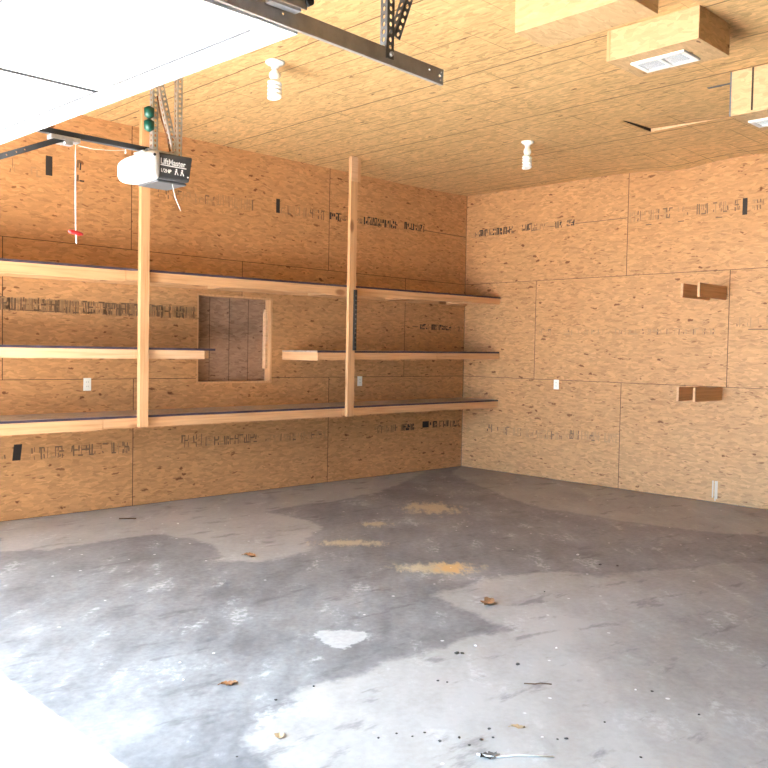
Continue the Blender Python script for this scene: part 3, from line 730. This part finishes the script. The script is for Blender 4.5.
for P0, P1, A, B in (((-6.545, RY-.045, 2.512), (-6.545, RY-.045, H-.002), (0, 1, 0), (1, 0, 0)),
                     ((-6.405, RY-.045, 2.512), (-6.405, RY-.045, H-.002), (0, 1, 0), (1, 0, 0)),
                     ((-6.425, RY-.040, 2.535), (-6.70, RY-.040, H-.002), (0, 1, 0), (.97, 0, .25))):
    mb = MB(); angle_strip(mb, P0, P1, A, B, .030); mb.build('hanger_strap', M['zinc'], op)
mb = MB(); mb.tube([(-6.525, RY-.05, 2.80), (-6.51, RY-.06, 2.70), (-6.475, RY-.065, 2.60), (-6.455, RY-.06, 2.53)], .004, 6); mb.build('power_cord', M['brown_wire'], op)
# trolley, arm and release cord
mb = MB(); mb.box(-7.06, -6.915, RY-.024, RY+.024, 2.494, 2.516, bevel=.003); mb.box(-7.02, -6.95, RY-.018, RY+.018, 2.478, 2.494); mb.tube([(-6.99, RY-.03, 2.486), (-6.99, RY+.03, 2.486)], .007)
tro = mb.build('trolley', M['zinc'], op)
pts = [(-6.985, 2.484), (-7.30, 2.338), (-7.40, 2.345), (-7.47, 2.40), (-7.49, 2.452)]
mb = MB()
d = Vector((-.315, 0, -.146)); L = d.length
mb.plate(.026, L, [(.013, L*q, .004) for q in (.62, .74, .88)], Vector((-6.979, RY-.02, 2.497)), (.146/L*-1, 0, .315/L), d, .004)
for (xa, za), (xb, zb) in zip(pts[1:-1], pts[2:]):
    mb.tube([(xa, RY-.02, za), (xb, RY-.02, zb)], .011, 6)
mb.build('door_arm', M['rail'], op)
mb = MB(); mb.tube([(-6.932, RY-.005, 2.49), (-6.931, RY-.005, 2.25), (-6.929, RY-.005, 2.07), (-6.924, RY-.005, 2.015)], .0019, 6); cord = mb.build('release_cord', M['rope'], op)
mb = MB(); mb.tube([(-6.965, RY-.005, 2.070), (-6.95, RY-.005, 2.069), (-6.91, RY-.005, 2.064), (-6.893, RY-.005, 2.062)], [.006, .011, .011, .006], 10); mb.build('release_handle', M['red'], cord)
mb = MB(); mb.tube([(-6.925, RY-.02, 2.482), (-6.85, RY-.02, 2.479), (-6.76, RY-.02, 2.488), (-6.68, RY-.02, 2.503)], .001, 5); mb.tube([(-6.68, RY-.02, 2.508), (-6.68, RY-.02, 2.488)], .0025, 6); mb.build('white_string', M['rope'], op)
mb = MB(); mb.tube([(-6.45, RY-.08, 2.36), (-6.435, RY-.08, 2.30), (-6.40, RY-.08, 2.23)], .001, 5); mb.build('antenna_wire', M['rope'], op)
# green winder hung on the strap
gt = empty('green_cord_winder', (-6.56, RY-.07, 2.68), 'green two-lobed plastic winder hung on the opener strap', 'cord winder')
for k, zc in enumerate((2.705, 2.640)):
    mb = MB(); mb.lathe([(.006, -.031), (.027, -.019), (.029, .018), (.008, .031)], (-6.575, RY-.062, zc), 6); mb.build('lobe', M['green'], gt)
mb = MB(); mb.tube([(-6.575, RY-.062, 2.66), (-6.575, RY-.062, 2.685)], .008, 8); mb.build('neck', M['green'], gt)

# ---------------------------------------------------------------- litter on the floor
def leaf_mesh(name, m, size, seed):
    R = random.Random(seed); mb = MB(); n = 10; rows = []
    for i in range(n+1):
        t = i/n; wv = (math.sin(math.pi*t)**.7)*.34*(1+.25*math.sin(t*22+seed)); z = .10+.16*math.sin(t*3+seed)**2
        rows.append([mb.bm.verts.new(((t-.5)*size, s_*wv*size, max(.002, size*.5*(z+abs(s_)*R.uniform(.12, .34)-.08)))) for s_ in (-1, -.5, 0, .5, 1)])
    for i in range(n):
        for j in range(4):
            f = mb.bm.faces.new([rows[i][j], rows[i][j+1], rows[i+1][j+1], rows[i+1][j]]); f.smooth = True
    mb.tube([(.5*size, 0, size*.12), (.72*size, .05*size, .004)], .0016, 5)
    lo = min(v.co.z for v in mb.bm.verts)
    for v in mb.bm.verts: v.co.z -= lo-.0005
    return mb.build(name, m)
for (x, y), m, size, lab, rz in (
    ((-4.70, -4.26), 'leaf', .13, 'reddish-brown dry leaf on the pale concrete just right of the orange sawdust', .4),
    ((-5.10, -2.35), 'leaf', .10, 'brown dry leaf on the pale dust patch toward the left wall', 1.9),
    ((-6.57, -4.28), 'leaf', .075, 'brown curled leaf on bluish concrete left of the white plaster patch', 2.6),
    ((-6.72, -4.85), 'leaf_pale', .055, 'pale tan leaf by the bright sunlit floor', .9),
    ((-5.95, -5.43), 'leaf_pale', .055, 'tan crumpled leaf near the bottom, right of the crumb scatter', 2.2),
    ((-6.24, -5.51), 'leaf_dark', .07, 'dark curled leaf at the bottom edge beside a white twig', -.4)):
    o = leaf_mesh('dry_leaf', M[m], size, int(abs(x*37+y*11)*10)); o.location = (x, y, 0); o.rotation_euler.z = rz
    tag(o, lab, 'leaf', 'dry leaves on the floor')
def twig(pts, r, m, lab):
    mb = MB(); mb.tube(pts, r, 6); o = mb.build('twig', M[m]); tag(o, lab, 'twig', 'twigs on the floor')
twig([(-5.19, -.50, .005), (-5.14, -.545, .007), (-5.07, -.58, .005)], .005, 'twig', 'dark twig on the floor below the lowest shelf')
twig([(-5.56, -5.17, .004), (-5.53, -5.21, .006), (-5.50, -5.22, .005), (-5.47, -5.26, .004)], .003, 'twig', 'thin brown twig on pale concrete in the right foreground')
twig([(-6.26, -5.47, .004), (-6.23, -5.53, .004), (-6.15, -5.58, .004), (-6.06, -5.68, .004)], .0035, 'rope', 'thin white curved twig at the bottom edge')
def lump(name, m, size, seed):
    R = random.Random(seed); mb = MB()
    bmesh.ops.create_icosphere(mb.bm, subdivisions=2, radius=size)
    for v in mb.bm.verts:
        k = R.uniform(.75, 1.15); v.co = Vector((v.co.x*k*1.2, v.co.y*k, max(-.35*size, v.co.z*k*.55)))
    for v in mb.bm.verts: v.co.z += .35*size
    for f in mb.bm.faces: f.smooth = True
    return mb.build(name, m)
src_d = [lump('floor_crumb', M['pebble'], .011, k) for k in range(3)]
src_w = [lump('floor_crumb', M['pebble_w'], .011, k+7) for k in range(2)]
dark = [(-5.49, -4.70, 1.6), (-5.47, -4.72, 1.3), (-5.38, -5.00, 1.4), (-6.52, -4.56, .9), (-6.20, -5.33, .9), (-6.22, -5.40, .8), (-6.15, -5.40, .9), (-5.83, -4.88, .8), (-5.81, -4.92, .7),
        (-3.31, -4.18, 1.5), (-3.24, -4.28, 1.2), (-5.64, -5.64, .7), (-5.19, -5.61, .9), (-5.27, -5.87, .8), (-5.81, -5.90, .7), (-6.44, -5.12, .7), (-6.27, -5.21, .8), (-4.21, -4.33, .8),
        (-5.89, -5.62, 1.0), (-5.92, -5.60, .7), (-6.33, -5.20, .6), (-6.28, -5.30, 1.0), (-6.05, -5.36, .9), (-6.10, -5.42, .8), (-6.94, -4.88, .6), (-6.30, -4.55, .7), (-6.36, -5.14, .7)]
white = [(-3.17, -3.90, 1.6), (-5.33, -4.69, 1.0), (-5.04, -4.99, 1.1), (-6.41, -4.66, .7), (-5.23, -5.55, .8), (-5.95, -5.55, .8), (-6.70, -4.10, .9), (-6.6, -3.9, .8), (-4.9, -1.0, 1.4)]
for lst, src, lab, grp in ((dark, src_d, 'small dark crumb of dirt on the concrete floor', 'dark crumbs on the floor'), (white, src_w, 'small white chip on the concrete floor', 'white chips on the floor')):
    for i, (x, y, sc) in enumerate(lst):
        s_ = src[i % len(src)]
        o = s_ if i < len(src) else s_.copy()
        if i >= len(src): C.objects.link(o)
        o.location = (x, y, 0); o.scale = (sc*.65,)*3; o.rotation_euler.z = i*1.7
        tag(o, lab, 'debris', grp)
